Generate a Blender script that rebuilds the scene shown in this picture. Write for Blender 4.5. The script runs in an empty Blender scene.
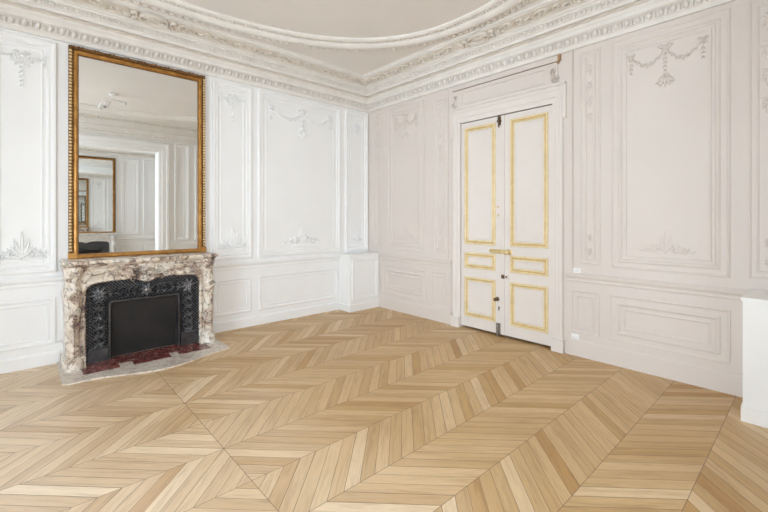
import bpy, math, random
from math import pi, sin, cos, radians, sqrt, atan2
random.seed(7)
S = bpy.context.scene
C = S.collection

# ------------------------------------------------------------------ camera, world, lights, exposure
cd = bpy.data.cameras.new('camera')
cam = bpy.data.objects.new('camera', cd); C.objects.link(cam)
cam.location = (-4.161, -4.961, 1.4)
cam.rotation_euler = (pi/2, 0, radians(47.7) - pi/2)
cd.sensor_width = 36.0; cd.lens = 36.0*396/768
cd.shift_y = -38/768
cd.clip_start = 0.02; cd.clip_end = 100
S.camera = cam

W = bpy.data.worlds.new('sky'); S.world = W; W.use_nodes = True
bg = W.node_tree.nodes['Background']
bg.inputs[0].default_value = (0.86, 0.93, 1.0, 1); bg.inputs[1].default_value = 1.6

S.view_settings.view_transform = 'Standard'; S.view_settings.look = 'None'
S.view_settings.gamma = 1.0; S.view_settings.use_curve_mapping = False
S.view_settings.exposure = 0.11
S.cycles.denoising_prefilter = 'NONE'
S.cycles.max_bounces = 12; S.cycles.diffuse_bounces = 12; S.cycles.glossy_bounces = 8
S.cycles.transparent_max_bounces = 12

RX, RY, H = -6.26, -4.98, 3.50            # main room: x RX..0, y RY..0
R2A, R2B = -5.28, -8.15                   # second room: y R2A..R2B
WIN = [(-1.95, -0.65), (-4.33, -3.03), (-7.40, -6.10)]   # windows on the wall x = RX
WZ0, WZ1 = 0.10, 2.92

def area(name, loc, rot, sx, sy, power, col):
    l = bpy.data.lights.new(name, 'AREA'); l.shape = 'RECTANGLE'
    l.size = sx; l.size_y = sy; l.energy = power; l.color = col
    o = bpy.data.objects.new(name, l); C.objects.link(o)
    o.location = loc; o.rotation_euler = rot
    return o
for i, (a, b) in enumerate(WIN):          # daylight outside each window
    area('window_and_fill_light', (RX-0.55, (a+b)/2, 1.6), (0, -pi/2, 0), 3.0, 1.7, (15, 270, 130)[i], (0.77, 0.885, 1.0))

area('window_and_fill_light', (-7.1, R2B-3.85, 1.8), (pi/2, 0, 0), 3.8, 4.0, 700, (0.77, 0.885, 1.0))  # added fill light behind the far window, brightens the fireplace wall

# ------------------------------------------------------------------ materials
def nm(name):
    m = bpy.data.materials.new(name); m.use_nodes = True
    nt = m.node_tree; b = nt.nodes['Principled BSDF']
    return m, nt, b
def N(nt, t, **k):
    n = nt.nodes.new(t)
    for a, v in k.items():
        if a.startswith('i_'):
            n.inputs[int(a[2:])].default_value = v
        else: setattr(n, a, v)
    return n
def lk(nt, a, b): nt.links.new(a, b)
def ramp(nt, fac, stops):
    r = nt.nodes.new('ShaderNodeValToRGB'); e = r.color_ramp.elements
    while len(e) < len(stops): e.new(0.5)
    for el, (p, c) in zip(e, stops): el.position = p; el.color = (*c, 1) if len(c) == 3 else c
    lk(nt, fac, r.inputs[0]); return r.outputs[0]
def pos(nt): return N(nt, 'ShaderNodeNewGeometry').outputs['Position']
def noise(nt, vec, scale, detail=4, rough=.55, dist=0, dim='3D', w=None):
    n = N(nt, 'ShaderNodeTexNoise', noise_dimensions=dim)
    n.inputs['Scale'].default_value = scale; n.inputs['Detail'].default_value = detail
    n.inputs['Roughness'].default_value = rough; n.inputs['Distortion'].default_value = dist
    lk(nt, vec, n.inputs['Vector'])
    if w is not None: lk(nt, w, n.inputs['W'])
    return n
def mixc(nt, fac, a, b, mode='MIX'):
    n = N(nt, 'ShaderNodeMix', data_type='RGBA', blend_type=mode)
    for sock, v in ((n.inputs[0], fac), (n.inputs[6], a), (n.inputs[7], b)):
        if hasattr(v, 'links') or hasattr(v, 'is_linked'): lk(nt, v, sock)
        elif isinstance(v, (int, float)): sock.default_value = v
        else: sock.default_value = (*v, 1)
    return n.outputs[2]
def bump(nt, b, h, strength=.2, dist=.002):
    n = N(nt, 'ShaderNodeBump'); n.inputs['Strength'].default_value = strength; n.inputs['Distance'].default_value = dist
    lk(nt, h, n.inputs['Height']); lk(nt, n.outputs[0], b.inputs['Normal'])

def paint(name, col, rough=.45, var=.03, bmp=.15, sc=2.5):
    m, nt, b = nm(name)
    p = pos(nt); n1 = noise(nt, p, sc, 5)
    c2 = tuple(max(0, x*(1-var*2.2)) for x in col); c1 = tuple(min(1, x*(1+var)) for x in col)
    lk(nt, ramp(nt, n1.outputs[0], [(.3, c2), (.7, c1)]), b.inputs['Base Color'])
    b.inputs['Roughness'].default_value = rough
    bump(nt, b, noise(nt, p, 60, 3).outputs[0], bmp, .001)
    return m
M = {}
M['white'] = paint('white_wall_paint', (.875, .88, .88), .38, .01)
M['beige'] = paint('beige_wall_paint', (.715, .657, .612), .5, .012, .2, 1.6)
M['stucco'] = paint('cream_plaster', (.80, .775, .735), .55, .03, .3, 6)
M['ceiling'] = paint('ceiling_paint', (.76, .728, .69), .7, .01)
M['frieze'] = paint('buff_frieze', (.73, .68, .61), .65, .03, .3, 6)
M['gloss'] = paint('white_gloss_paint', (.87, .875, .865), .3, .01)
M['door'] = paint('door_paint', (.765, .718, .678), .4, .015)
M['plastic'] = paint('white_plastic', (.86, .86, .85), .3, 0, 0)
M['backing'] = paint('dark_gap', (.03, .02, .015), .8, .1)

def metal(name, c1, c2, rough=.35, met=.85, sc=30, bmp=.3):
    m, nt, b = nm(name); p = pos(nt); n1 = noise(nt, p, sc, 5, .7)
    lk(nt, ramp(nt, n1.outputs[0], [(.35, c1), (.65, c2)]), b.inputs['Base Color'])
    b.inputs['Metallic'].default_value = met; b.inputs['Roughness'].default_value = rough
    bump(nt, b, n1.outputs[0], bmp, .002); return m
M['gold'] = metal('antique_gilding', (.38, .17, .04), (.62, .33, .09), .36, .6, 14)
M['gold_dark'] = metal('worn_gilding', (.07, .035, .015), (.36, .18, .06), .5, .4, 60, .6)
M['gold_light'] = metal('bright_gilding', (.60, .40, .18), (.86, .70, .42), .35, .4)
M['door_gold'] = metal('pale_gold_paint', (.74, .60, .34), (.84, .72, .46), .4, .1, 10, .1)
M['door_gold_deep'] = metal('deep_gold_paint', (.58, .42, .19), (.72, .54, .28), .4, .15, 10, .1)
M['brass'] = metal('brass', (.72, .55, .25), (.88, .74, .44), .3, .6, 30, .1)
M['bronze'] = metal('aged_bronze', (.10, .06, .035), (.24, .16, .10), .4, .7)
M['steel'] = metal('dull_steel', (.2, .19, .18), (.42, .4, .38), .35, .8)
M['wood_raw'] = metal('bare_wood', (.34, .20, .10), (.5, .33, .19), .7, 0)

def iron(name, lattice):
    m, nt, b = nm(name); p = pos(nt)
    n1 = noise(nt, p, 9, 5, .6)
    lk(nt, ramp(nt, n1.outputs[0], [(.3, (.05, .048, .052)), (.75, (.15, .147, .152))]), b.inputs['Base Color'])
    b.inputs['Metallic'].default_value = .75; b.inputs['Roughness'].default_value = .33
    if lattice:
        s = N(nt, 'ShaderNodeSeparateXYZ'); lk(nt, p, s.inputs[0])
        def mth(op, a, c=None):
            q = N(nt, 'ShaderNodeMath', operation=op)
            for i, v in enumerate((a, c)):
                if v is None: continue
                if isinstance(v, (int, float)): q.inputs[i].default_value = v
                else: lk(nt, v, q.inputs[i])
            return q.outputs[0]
        u = mth('ADD', s.outputs[0], s.outputs[2]); v = mth('SUBTRACT', s.outputs[0], s.outputs[2])
        su = mth('ABSOLUTE', mth('SINE', mth('MULTIPLY', u, 105))); sv = mth('ABSOLUTE', mth('SINE', mth('MULTIPLY', v, 105)))
        hgt = mth('MULTIPLY', su, sv)
        bump(nt, b, hgt, 1.0, .010)
        rr = ramp(nt, hgt, [(.15, (.02, .02, .022)), (.75, (.22, .215, .22))])
        lk(nt, rr, b.inputs['Base Color'])
    else: bump(nt, b, noise(nt, p, 50, 4).outputs[0], .3, .002)
    return m
M['iron_relief'] = metal('worn_iron_relief', (.10, .10, .105), (.42, .42, .43), .32, .8, 40, .3)
M['soot'] = paint('sooty_sheet_iron', (.016, .012, .010), .75, .3, .3, 5)
M['iron'] = iron('black_cast_iron', False); M['iron_lattice'] = iron('black_lattice_iron', True)

def marble(name, stops, scale, vein, rough=.16, vw=.06, mixf=.9, patch=None):
    m, nt, b = nm(name); p = pos(nt)
    n1 = noise(nt, p, scale*.7, 6, .6, 1.2)
    warp = N(nt, 'ShaderNodeVectorMath', operation='MULTIPLY_ADD'); lk(nt, n1.outputs['Color'], warp.inputs[0])
    warp.inputs[1].default_value = (.22, .22, .22); lk(nt, p, warp.inputs[2])
    vo = N(nt, 'ShaderNodeTexVoronoi', feature='DISTANCE_TO_EDGE'); vo.inputs['Scale'].default_value = scale*1.4; lk(nt, warp.outputs[0], vo.inputs['Vector'])
    n2 = noise(nt, warp.outputs[0], scale*1.3, 8, .68, .6)
    base = ramp(nt, n2.outputs[0], stops)
    if patch:
        n4 = noise(nt, p, scale*.8, 5, .6, .8)
        base = mixc(nt, 1.0, base, ramp(nt, n4.outputs[0], patch), 'MULTIPLY')
    vmask = ramp(nt, vo.outputs['Distance'], [(0, (1, 1, 1)), (vw, (0, 0, 0))])
    n3 = noise(nt, p, scale*3, 4, .6, 1)
    vm = mixc(nt, 1.0, vmask, ramp(nt, n3.outputs[0], [(.4, (0, 0, 0)), (.6, (1, 1, 1))]), 'MULTIPLY')
    sep = N(nt, 'ShaderNodeMath', operation='MULTIPLY'); sep.inputs[1].default_value = mixf
    lk(nt, vm, sep.inputs[0])
    lk(nt, mixc(nt, sep.outputs[0], base, vein), b.inputs['Base Color'])
    b.inputs['Roughness'].default_value = rough
    return m
M['marble'] = marble('breccia_marble', [(.30, (.06, .045, .05)), (.39, (.24, .20, .20)), (.435, (.48, .36, .28)), (.475, (.74, .68, .58)), (.58, (.84, .81, .76)), (.66, (.70, .60, .48)), (.74, (.34, .26, .22))], 6, (.05, .04, .045), .14, .11, .9, [(.32, (.60, .50, .46)), (.45, (.93, .87, .81)), (.56, (1, .98, .95)), (.68, (.72, .66, .64))])
M['marble_red'] = marble('red_marble', [(.3, (.07, .012, .012)), (.5, (.16, .035, .03)), (.64, (.24, .07, .055)), (.70, (.62, .5, .44))], 8, (.6, .5, .45), .12, .05)
M['marble_pale'] = marble('pale_hearth_marble', [(.3, (.40, .33, .28)), (.45, (.62, .55, .48)), (.6, (.74, .68, .6)), (.75, (.55, .45, .38))], 9, (.25, .19, .17), .15, .07)
M['marble_white'] = marble('white_marble', [(.3, (.6, .58, .56)), (.6, (.78, .76, .73))], 5, (.4, .38, .37), .2, .04, .5)

m, nt, b = nm('mirror_glass'); b.inputs['Base Color'].default_value = (.84, .845, .83, 1); b.inputs['Metallic'].default_value = 1; b.inputs['Roughness'].default_value = 0.0; M['mirror'] = m
m = bpy.data.materials.new('window_glass'); m.use_nodes = True; nt = m.node_tree; nt.nodes.clear()
o_ = N(nt, 'ShaderNodeOutputMaterial'); t_ = N(nt, 'ShaderNodeBsdfTransparent'); g_ = N(nt, 'ShaderNodeBsdfGlossy'); g_.inputs['Roughness'].default_value = 0
mx = N(nt, 'ShaderNodeMixShader'); mx.inputs[0].default_value = .06; lk(nt, t_.outputs[0], mx.inputs[1]); lk(nt, g_.outputs[0], mx.inputs[2]); lk(nt, mx.outputs[0], o_.inputs[0]); M['glass'] = m
m, nt, b = nm('spot_lens'); b.inputs['Base Color'].default_value = (.25, .25, .25, 1); b.inputs['Roughness'].default_value = .15; M['lens'] = m

def parquet():
    m, nt, b = nm('chevron_oak_parquet')
    s = N(nt, 'ShaderNodeSeparateXYZ'); lk(nt, pos(nt), s.inputs[0])
    def mt(op, a, c=None, d=None):
        q = N(nt, 'ShaderNodeMath', operation=op)
        for i, v in enumerate((a, c, d)):
            if v is None: continue
            if isinstance(v, (int, float)): q.inputs[i].default_value = v
            else: lk(nt, v, q.inputs[i])
        return q.outputs[0]
    w, V0, U0, pw = .3985, -3.325, -3.262, .104
    x, y = s.outputs[0], s.outputs[1]
    u = mt('SUBTRACT', x, U0); U = mt('ABSOLUTE', u); side = mt('SIGN', u)
    rv = mt('DIVIDE', mt('SUBTRACT', y, V0), w)
    row = mt('FLOOR', rv); rf = mt('SUBTRACT', rv, row)
    par = mt('SUBTRACT', 1.0, mt('MULTIPLY', 2.0, mt('FLOORED_MODULO', row, 2.0)))   # +1 even rows
    tri = mt('MULTIPLY', mt('PINGPONG', rv, 1.0), w)
    q = mt('DIVIDE', mt('SUBTRACT', U, tri), pw)
    idx = mt('FLOOR', q); qf = mt('SUBTRACT', q, idx)
    Sg = mt('MULTIPLY', side, par)
    a = mt('MULTIPLY', mt('ADD', mt('MULTIPLY', Sg, x), y), .7071)
    c = mt('MULTIPLY', mt('SUBTRACT', mt('MULTIPLY', Sg, x), y), .7071)
    cv = N(nt, 'ShaderNodeCombineXYZ'); lk(nt, idx, cv.inputs[0]); lk(nt, row, cv.inputs[1]); lk(nt, side, cv.inputs[2])
    wn = N(nt, 'ShaderNodeTexWhiteNoise', noise_dimensions='3D'); lk(nt, cv.outputs[0], wn.inputs['Vector'])
    rnd = wn.outputs['Value']
    wsep = N(nt, 'ShaderNodeSeparateColor'); lk(nt, wn.outputs['Color'], wsep.inputs[0])
    gv = N(nt, 'ShaderNodeCombineXYZ'); lk(nt, mt('MULTIPLY', a, 2.2), gv.inputs[0]); lk(nt, mt('MULTIPLY', c, 26.0), gv.inputs[1]); lk(nt, mt('MULTIPLY', rnd, 40.0), gv.inputs[2])
    g1 = noise(nt, gv.outputs[0], 1.0, 5, .6, .8)
    gv2 = N(nt, 'ShaderNodeCombineXYZ'); lk(nt, mt('MULTIPLY', a, 9.0), gv2.inputs[0]); lk(nt, mt('MULTIPLY', c, 170.0), gv2.inputs[1]); lk(nt, rnd, gv2.inputs[2])
    g2 = noise(nt, gv2.outputs[0], 1.0, 3, .6)
    base = ramp(nt, rnd, [(0, (.48, .27, .09)), (.06, (.55, .345, .14)), (.12, (.55, .36, .165)), (.35, (.60, .405, .20)), (.65, (.63, .44, .225)), (.88, (.67, .485, .265)), (1, (.73, .56, .35))])
    big = noise(nt, pos(nt), .9, 3)
    base = mixc(nt, 1.0, base, ramp(nt, g1.outputs[0], [(.28, (.80, .74, .68)), (.5, (1, 1, 1)), (.75, (1.08, 1.07, 1.05))]), 'MULTIPLY')
    base = mixc(nt, .8, base, ramp(nt, g2.outputs[0], [(.3, (.86, .82, .77)), (.6, (1, 1, 1))]), 'MULTIPLY')
    base = mixc(nt, 1.0, base, ramp(nt, big.outputs[0], [(.3, (.93, .92, .9)), (.7, (1.04, 1.04, 1.04))]), 'MULTIPLY')
    # boards paler and less saturated towards the window side
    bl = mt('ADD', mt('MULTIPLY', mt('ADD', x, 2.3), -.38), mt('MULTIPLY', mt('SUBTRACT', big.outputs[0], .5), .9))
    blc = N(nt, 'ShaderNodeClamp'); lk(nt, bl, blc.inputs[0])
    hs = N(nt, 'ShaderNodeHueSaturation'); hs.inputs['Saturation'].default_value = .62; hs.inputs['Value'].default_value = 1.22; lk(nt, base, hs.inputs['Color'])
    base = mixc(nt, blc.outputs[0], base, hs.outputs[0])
    # joints
    e1 = mt('MULTIPLY', mt('MINIMUM', qf, mt('SUBTRACT', 1.0, qf)), pw*.7071)
    e2 = mt('MULTIPLY', mt('MINIMUM', rf, mt('SUBTRACT', 1.0, rf)), w)
    e3 = mt('ADD', U, .0)
    gj = mt('ADD', mt('MULTIPLY', wsep.outputs[1], .0011), .0008)
    j1 = mt('LESS_THAN', e1, gj)
    j2 = mt('LESS_THAN', mt('MINIMUM', e2, e3), .0017)
    j = mt('MAXIMUM', mt('MULTIPLY', j1, .78), mt('MULTIPLY', j2, .72))
    base = mixc(nt, j, base, (.09, .045, .02))
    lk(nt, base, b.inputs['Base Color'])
    rr = N(nt, 'ShaderNodeMapRange'); rr.inputs[3].default_value = .34; rr.inputs[4].default_value = .5; lk(nt, g1.outputs[0], rr.inputs[0])
    lk(nt, rr.outputs[0], b.inputs['Roughness'])
    hg = mt('SUBTRACT', mt('ADD', mt('MULTIPLY', g2.outputs[0], .12), mt('MULTIPLY', wsep.outputs[2], .25)), mt('MULTIPLY', mt('MAXIMUM', j1, j2), 1.0))
    bump(nt, b, hg, .35, .0015)
    return m
M['parquet'] = parquet()

# ------------------------------------------------------------------ mesh helpers
ORI = {}
def origin(o):
    return ORI.get(o.name, (0, 0, 0)) if o else (0, 0, 0)
class MB:
    def __init__(s): s.v = []; s.f = []
    def add(s, vs, fs):
        n = len(s.v); s.v += [tuple(p) for p in vs]; s.f += [tuple(i+n for i in f) for f in fs]
    def box(s, x0, x1, y0, y1, z0, z1):
        s.add([(x, y, z) for z in (z0, z1) for y in (y0, y1) for x in (x0, x1)],
              [(0, 2, 3, 1), (4, 5, 7, 6), (0, 1, 5, 4), (2, 6, 7, 3), (0, 4, 6, 2), (1, 3, 7, 5)])
    def mbox(s, M_, s0, s1, z0, z1, d0, d1):
        s.add([M_(a, z, d) for z in (z0, z1) for d in (d0, d1) for a in (s0, s1)],
              [(0, 2, 3, 1), (4, 5, 7, 6), (0, 1, 5, 4), (2, 6, 7, 3), (0, 4, 6, 2), (1, 3, 7, 5)])
    def grid(s, rows, close_u=False, close_v=False):
        R_, Cn = len(rows), len(rows[0]); n = len(s.v)
        for r in rows: s.v += [tuple(p) for p in r]
        for i in range(R_ if close_u else R_-1):
            for k in range(Cn if close_v else Cn-1):
                s.f.append((n+i*Cn+k, n+i*Cn+(k+1) % Cn, n+((i+1) % R_)*Cn+(k+1) % Cn, n+((i+1) % R_)*Cn+k))
    def tube(s, pts, r, seg=8, cap=True):
        rows = []
        for i, p in enumerate(pts):
            a = pts[max(0, i-1)]; c = pts[min(len(pts)-1, i+1)]
            t = [c[k]-a[k] for k in range(3)]; L = sqrt(sum(q*q for q in t)) or 1; t = [q/L for q in t]
            up = (0, 0, 1) if abs(t[2]) < .9 else (1, 0, 0)
            n1 = (t[1]*up[2]-t[2]*up[1], t[2]*up[0]-t[0]*up[2], t[0]*up[1]-t[1]*up[0])
            L = sqrt(sum(q*q for q in n1)); n1 = [q/L for q in n1]
            n2 = (t[1]*n1[2]-t[2]*n1[1], t[2]*n1[0]-t[0]*n1[2], t[0]*n1[1]-t[1]*n1[0])
            rr = r[i] if isinstance(r, (list, tuple)) else r
            rows.append([tuple(p[k]+rr*(cos(2*pi*j/seg)*n1[k]+sin(2*pi*j/seg)*n2[k]) for k in range(3)) for j in range(seg)])
        n = len(s.v); s.grid(rows, False, True)
        if cap:
            s.f.append(tuple(n+j for j in range(seg))[::-1]); s.f.append(tuple(n+(len(rows)-1)*seg+j for j in range(seg)))
    def ball(s, c, rx, ry, rz, seg=10, ring=6):
        rows = [[(c[0]+rx*sin(pi*i/ring)*cos(2*pi*j/seg), c[1]+ry*sin(pi*i/ring)*sin(2*pi*j/seg), c[2]+rz*cos(pi*i/ring)) for j in range(seg)] for i in range(ring+1)]
        s.grid(rows, False, True)
    # relief ornament on a surface map M_(s, t, d)
    def dome(s, M_, x, z, a, b, h, ang=0, seg=8, d0=0.0):
        ca, sa = cos(ang), sin(ang); rows = []
        for rr, hh in ((1, 0), (.82, .55), (.45, .9)):
            rows.append([M_(x+rr*(a*cos(t)*ca-b*sin(t)*sa), z+rr*(a*cos(t)*sa+b*sin(t)*ca), d0+hh*h) for t in [2*pi*j/seg for j in range(seg)]])
        n = len(s.v); s.grid(rows, False, True)
        s.v.append(tuple(M_(x, z, d0+h))); t = len(s.v)-1
        for j in range(seg): s.f.append((n+2*seg+j, n+2*seg+(j+1) % seg, t))
    def leaf(s, M_, x, z, ang, L, w, h, curl=0.0, d0=0.0):
        # pointed leaf with a raised midrib, from (x,z) along ang
        k = 5; rows = []
        px, pz, a = x, z, ang
        for i in range(k+1):
            t = i/k; ww = w*sin(pi*min(1, .12+t*.88))**.8*(1-.15*t) if i < k else 0.0005
            hh = h*(0.6+.5*sin(pi*t))
            nx, nz = -sin(a), cos(a)
            rows.append([M_(px-nx*ww, pz-nz*ww, d0), M_(px-nx*ww*.55, pz-nz*ww*.55, d0+hh*.85), M_(px, pz, d0+hh*.6), M_(px+nx*ww*.55, pz+nz*ww*.55, d0+hh*.85), M_(px+nx*ww, pz+nz*ww, d0)])
            px += cos(a)*L/k; pz += sin(a)*L/k; a += curl/k
        s.grid(rows)
    def strip(s, M_, pts, r, h, d0=0.0):
        rows = []
        for i, (x, z) in enumerate(pts):
            a = pts[max(0, i-1)]; c = pts[min(len(pts)-1, i+1)]
            t = atan2(c[1]-a[1], c[0]-a[0]); nx, nz = -sin(t), cos(t)
            rr = r[i] if isinstance(r, (list, tuple)) else r
            rows.append([M_(x+nx*rr*q, z+nz*rr*q, d0+h*hh) for q, hh in ((-1, 0), (-.7, .7), (0, 1), (.7, .7), (1, 0))])
        s.grid(rows)
    def flower(s, M_, x, z, r, h, k=5, rot=0, d0=0.0):
        for i in range(k):
            a = rot+2*pi*i/k; s.dome(M_, x+cos(a)*r*.58, z+sin(a)*r*.58, r*.46, r*.30, h*.75, a, 6, d0)
        s.dome(M_, x, z, r*.30, r*.30, h*1.1, 0, 6, d0)
    def scroll(s, M_, x, z, r, h, a0, turns=1.25, sgn=1, th=.16, d0=0.0):
        pts = []; rad = []; k = int(14*turns)
        for i in range(k+1):
            t = i/k; rr = r*(1-t*.85); a = a0+sgn*2*pi*turns*t
            pts.append((x+rr*cos(a), z+rr*sin(a))); rad.append(r*th*(1-.5*t))
        s.strip(M_, pts, rad, h, d0); s.dome(M_, x, z, r*.2, r*.2, h*1.2, 0, 6, d0)
    def frame(s, M_, x0, x1, z0, z1, prof):
        rows = [[M_(x0+o, z0+o, d), M_(x1-o, z0+o, d), M_(x1-o, z1-o, d), M_(x0+o, z1-o, d)] for o, d in prof]
        s.grid(rows, False, True)
    def run(s, M_, x0, x1, prof, m0=0, m1=0):
        # extrude (d, z) profile along s; m0/m1: mitre factor against d at the ends
        rows = [[M_(x0+m0*d, z, d), M_(x1-m1*d, z, d)] for d, z in prof]
        s.grid(rows)
        n = len(s.v)-2*len(prof)
        s.f.append(tuple(n+2*i for i in range(len(prof)))); s.f.append(tuple(n+2*i+1 for i in range(len(prof)))[::-1])
    def build(s, name, mat, parent=None, smooth=False, ang=35):
        o_ = origin(parent)
        me = bpy.data.meshes.new(name); me.from_pydata([(p[0]-o_[0], p[1]-o_[1], p[2]-o_[2]) for p in s.v], [], s.f)
        me.materials.append(M[mat]); me.validate()
        import bmesh
        bm = bmesh.new(); bm.from_mesh(me); bmesh.ops.recalc_face_normals(bm, faces=bm.faces[:]); bm.to_mesh(me); bm.free()
        if smooth:
            me.polygons.foreach_set('use_smooth', [True]*len(me.polygons)); me.set_sharp_from_angle(angle=radians(ang))
        o = bpy.data.objects.new(name, me); C.objects.link(o)
        if parent: o.parent = parent
        ORI[o.name] = o_
        return o
def empty(name, loc, label=None, cat=None, group=None, kind=None):
    o = bpy.data.objects.new(name, None); C.objects.link(o); o.location = loc; o.empty_display_size = .1; ORI[o.name] = loc
    tag(o, label, cat, group, kind); return o
def tag(o, label=None, cat=None, group=None, kind=None):
    for k, v in (('label', label), ('category', cat), ('group', group), ('kind', kind)):
        if v: o[k] = v
    return o

def mapL(x, z, d): return (x, -d, z)                 # fireplace wall, y = 0
def mapR(y, z, d): return (-d, y, z)                 # door wall, x = 0
def mapO(x, z, d): return (x, RY+d, z)               # opposite wall of the main room
def mapW(y, z, d): return (RX+d, y, z)               # window wall
def mapO2(x, z, d): return (x, R2A-d, z)             # opening wall seen from second room
def mapF2(x, z, d): return (x, R2B+d, z)             # far wall of second room

# ------------------------------------------------------------------ shell
mb = MB(); mb.box(RX-.3, .25, R2B-.2, .2, -.15, 0); tag(mb.build('floor', 'parquet'), 'pale oak chevron parquet floor laid in rows', None, None, 'structure')
mb = MB(); mb.box(RX-.3, .25, R2B-.2, .2, H, H+.15); ceiling = tag(mb.build('ceiling', 'ceiling'), 'plain greige plaster ceiling inside the oval moulding', None, None, 'structure')
mb = MB(); mb.box(RX-.3, .25, 0, .2, 0, H); wall_left = tag(mb.build('wall_left', 'white'), 'white panelled wall behind the marble fireplace', None, None, 'structure')
DY0, DY1, DZ = -3.055, -1.855, 2.615                 # door opening
mb = MB(); mb.box(0, .25, RY-.3, DY0, 0, H); mb.box(0, .25, DY1, 0, 0, H); mb.box(0, .25, DY0, DY1, DZ, H)
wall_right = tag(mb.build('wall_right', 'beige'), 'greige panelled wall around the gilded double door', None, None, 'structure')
mb = MB(); mb.box(0, .25, R2B-.2, RY-.3, 0, H); tag(mb.build('wall_adjoining_room', 'white'), None, None, None, 'structure')
OX0, OX1, OZ = -5.25, -1.94, 2.86                    # wide opening to the second room
mb = MB(); mb.box(RX, OX0, R2A, RY, 0, H); mb.box(OX1, 0, R2A, RY, 0, H); mb.box(OX0, OX1, R2A, RY, OZ, H)
wall_opp = tag(mb.build('wall_opposite', 'white'), 'white wall with a wide opening, seen in the mirror', None, None, 'structure')
FWX0, FWX1 = -5.95, -4.05                            # unseen window added in the far wall to let in fill light
mb = MB(); mb.box(RX-.3, FWX0, R2B-.2, R2B, 0, H); mb.box(FWX1, .25, R2B-.2, R2B, 0, H); mb.box(FWX0, FWX1, R2B-.2, R2B, 0, WZ0); mb.box(FWX0, FWX1, R2B-.2, R2B, WZ1, H); wall_far = tag(mb.build('wall_far', 'white'), None, None, None, 'structure')
mb = MB()
ys = [R2B-.2] + [v for w in sorted(WIN) for v in w] + [.2]
for i in range(0, len(ys), 2): mb.box(RX-.3, RX, ys[i], ys[i+1], 0, H)
for a, b_ in WIN: mb.box(RX-.3, RX, a, b_, 0, WZ0); mb.box(RX-.3, RX, a, b_, WZ1, H)
tag(mb.build('wall_windows', 'white'), None, None, None, 'structure')
for i, (a, b_) in enumerate(WIN):
    w = empty('window_%d' % (i+1), (RX-.15, (a+b_)/2, WZ0), kind='structure'); mb = MB()
    x0, x1 = RX-.18, RX-.12
    mb.box(x0, x1, a, a+.06, WZ0, WZ1); mb.box(x0, x1, b_-.06, b_, WZ0, WZ1); mb.box(x0, x1, a+.06, b_-.06, WZ0, WZ0+.1); mb.box(x0, x1, a+.06, b_-.06, WZ1-.06, WZ1)
    c = (a+b_)/2; mb.box(x0, x1, c-.04, c+.04, WZ0+.1, WZ1-.06)
    for zz in (.9, 1.6, 2.3): mb.box(x0+.015, x1-.015, a+.06, c-.04, zz, zz+.03); mb.box(x0+.015, x1-.015, c+.04, b_-.06, zz, zz+.03)
    mb.build('window_frame', 'gloss', w)
    mb = MB(); mb.box(RX-.152, RX-.148, a+.05, b_-.05, WZ0+.05, WZ1-.05); mb.build('pane', 'glass', w)

w = empty('window_4', ((FWX0+FWX1)/2, R2B-.1, WZ0), kind='structure'); mb = MB()  # added window out of view, a passage for the fill light
y0, y1 = R2B-.13, R2B-.07
mb.box(FWX0, FWX0+.06, y0, y1, WZ0, WZ1); mb.box(FWX1-.06, FWX1, y0, y1, WZ0, WZ1); mb.box(FWX0+.06, FWX1-.06, y0, y1, WZ0, WZ0+.1); mb.box(FWX0+.06, FWX1-.06, y0, y1, WZ1-.06, WZ1); mb.box(-5.04, -4.96, y0, y1, WZ0+.1, WZ1-.06)
mb.build('window_frame', 'gloss', w)
mb = MB(); mb.box(FWX0+.05, FWX1-.05, R2B-.102, R2B-.098, WZ0+.05, WZ1-.05); mb.build('pane', 'glass', w)  # pane of the added window

# ------------------------------------------------------------------ cornices
COR = [(0, 3.115), (.028, 3.115), (.03, 3.15), (.04, 3.157), (.047, 3.163), (.050, 3.185), (.062, 3.205), (.09, 3.217), (.105, 3.225), (.107, 3.262), (.118, 3.268), (.125, 3.28),
       (.128, 3.292), (.14, 3.302), (.165, 3.308), (.19, 3.308), (.192, 3.335), (.202, 3.34), (.207, 3.352), (.218, 3.370), (.235, 3.381), (.245, 3.382), (.247, 3.398), (.262, 3.402), (.265, 3.416),
       (.275, 3.419), (.285, 3.432), (.32, 3.444), (.38, 3.454), (.42, 3.459), (.422, 3.476), (.434, 3.478), (.438, 3.466), (.452, 3.464), (.458, 3.472), (.462, 3.486), (.478, 3.492), (.482, 3.50), (0, 3.50)]
def seg_map(M_, p0, z0, p1, z1):
    L = sqrt((p1-p0)**2+(z1-z0)**2); tx, tz = (p1-p0)/L, (z1-z0)/L; nx, nz = tz, -tx
    return (lambda s, t, d: M_(s, z0+tz*t+nz*d, p0+tx*t+nx*d)), L
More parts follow.
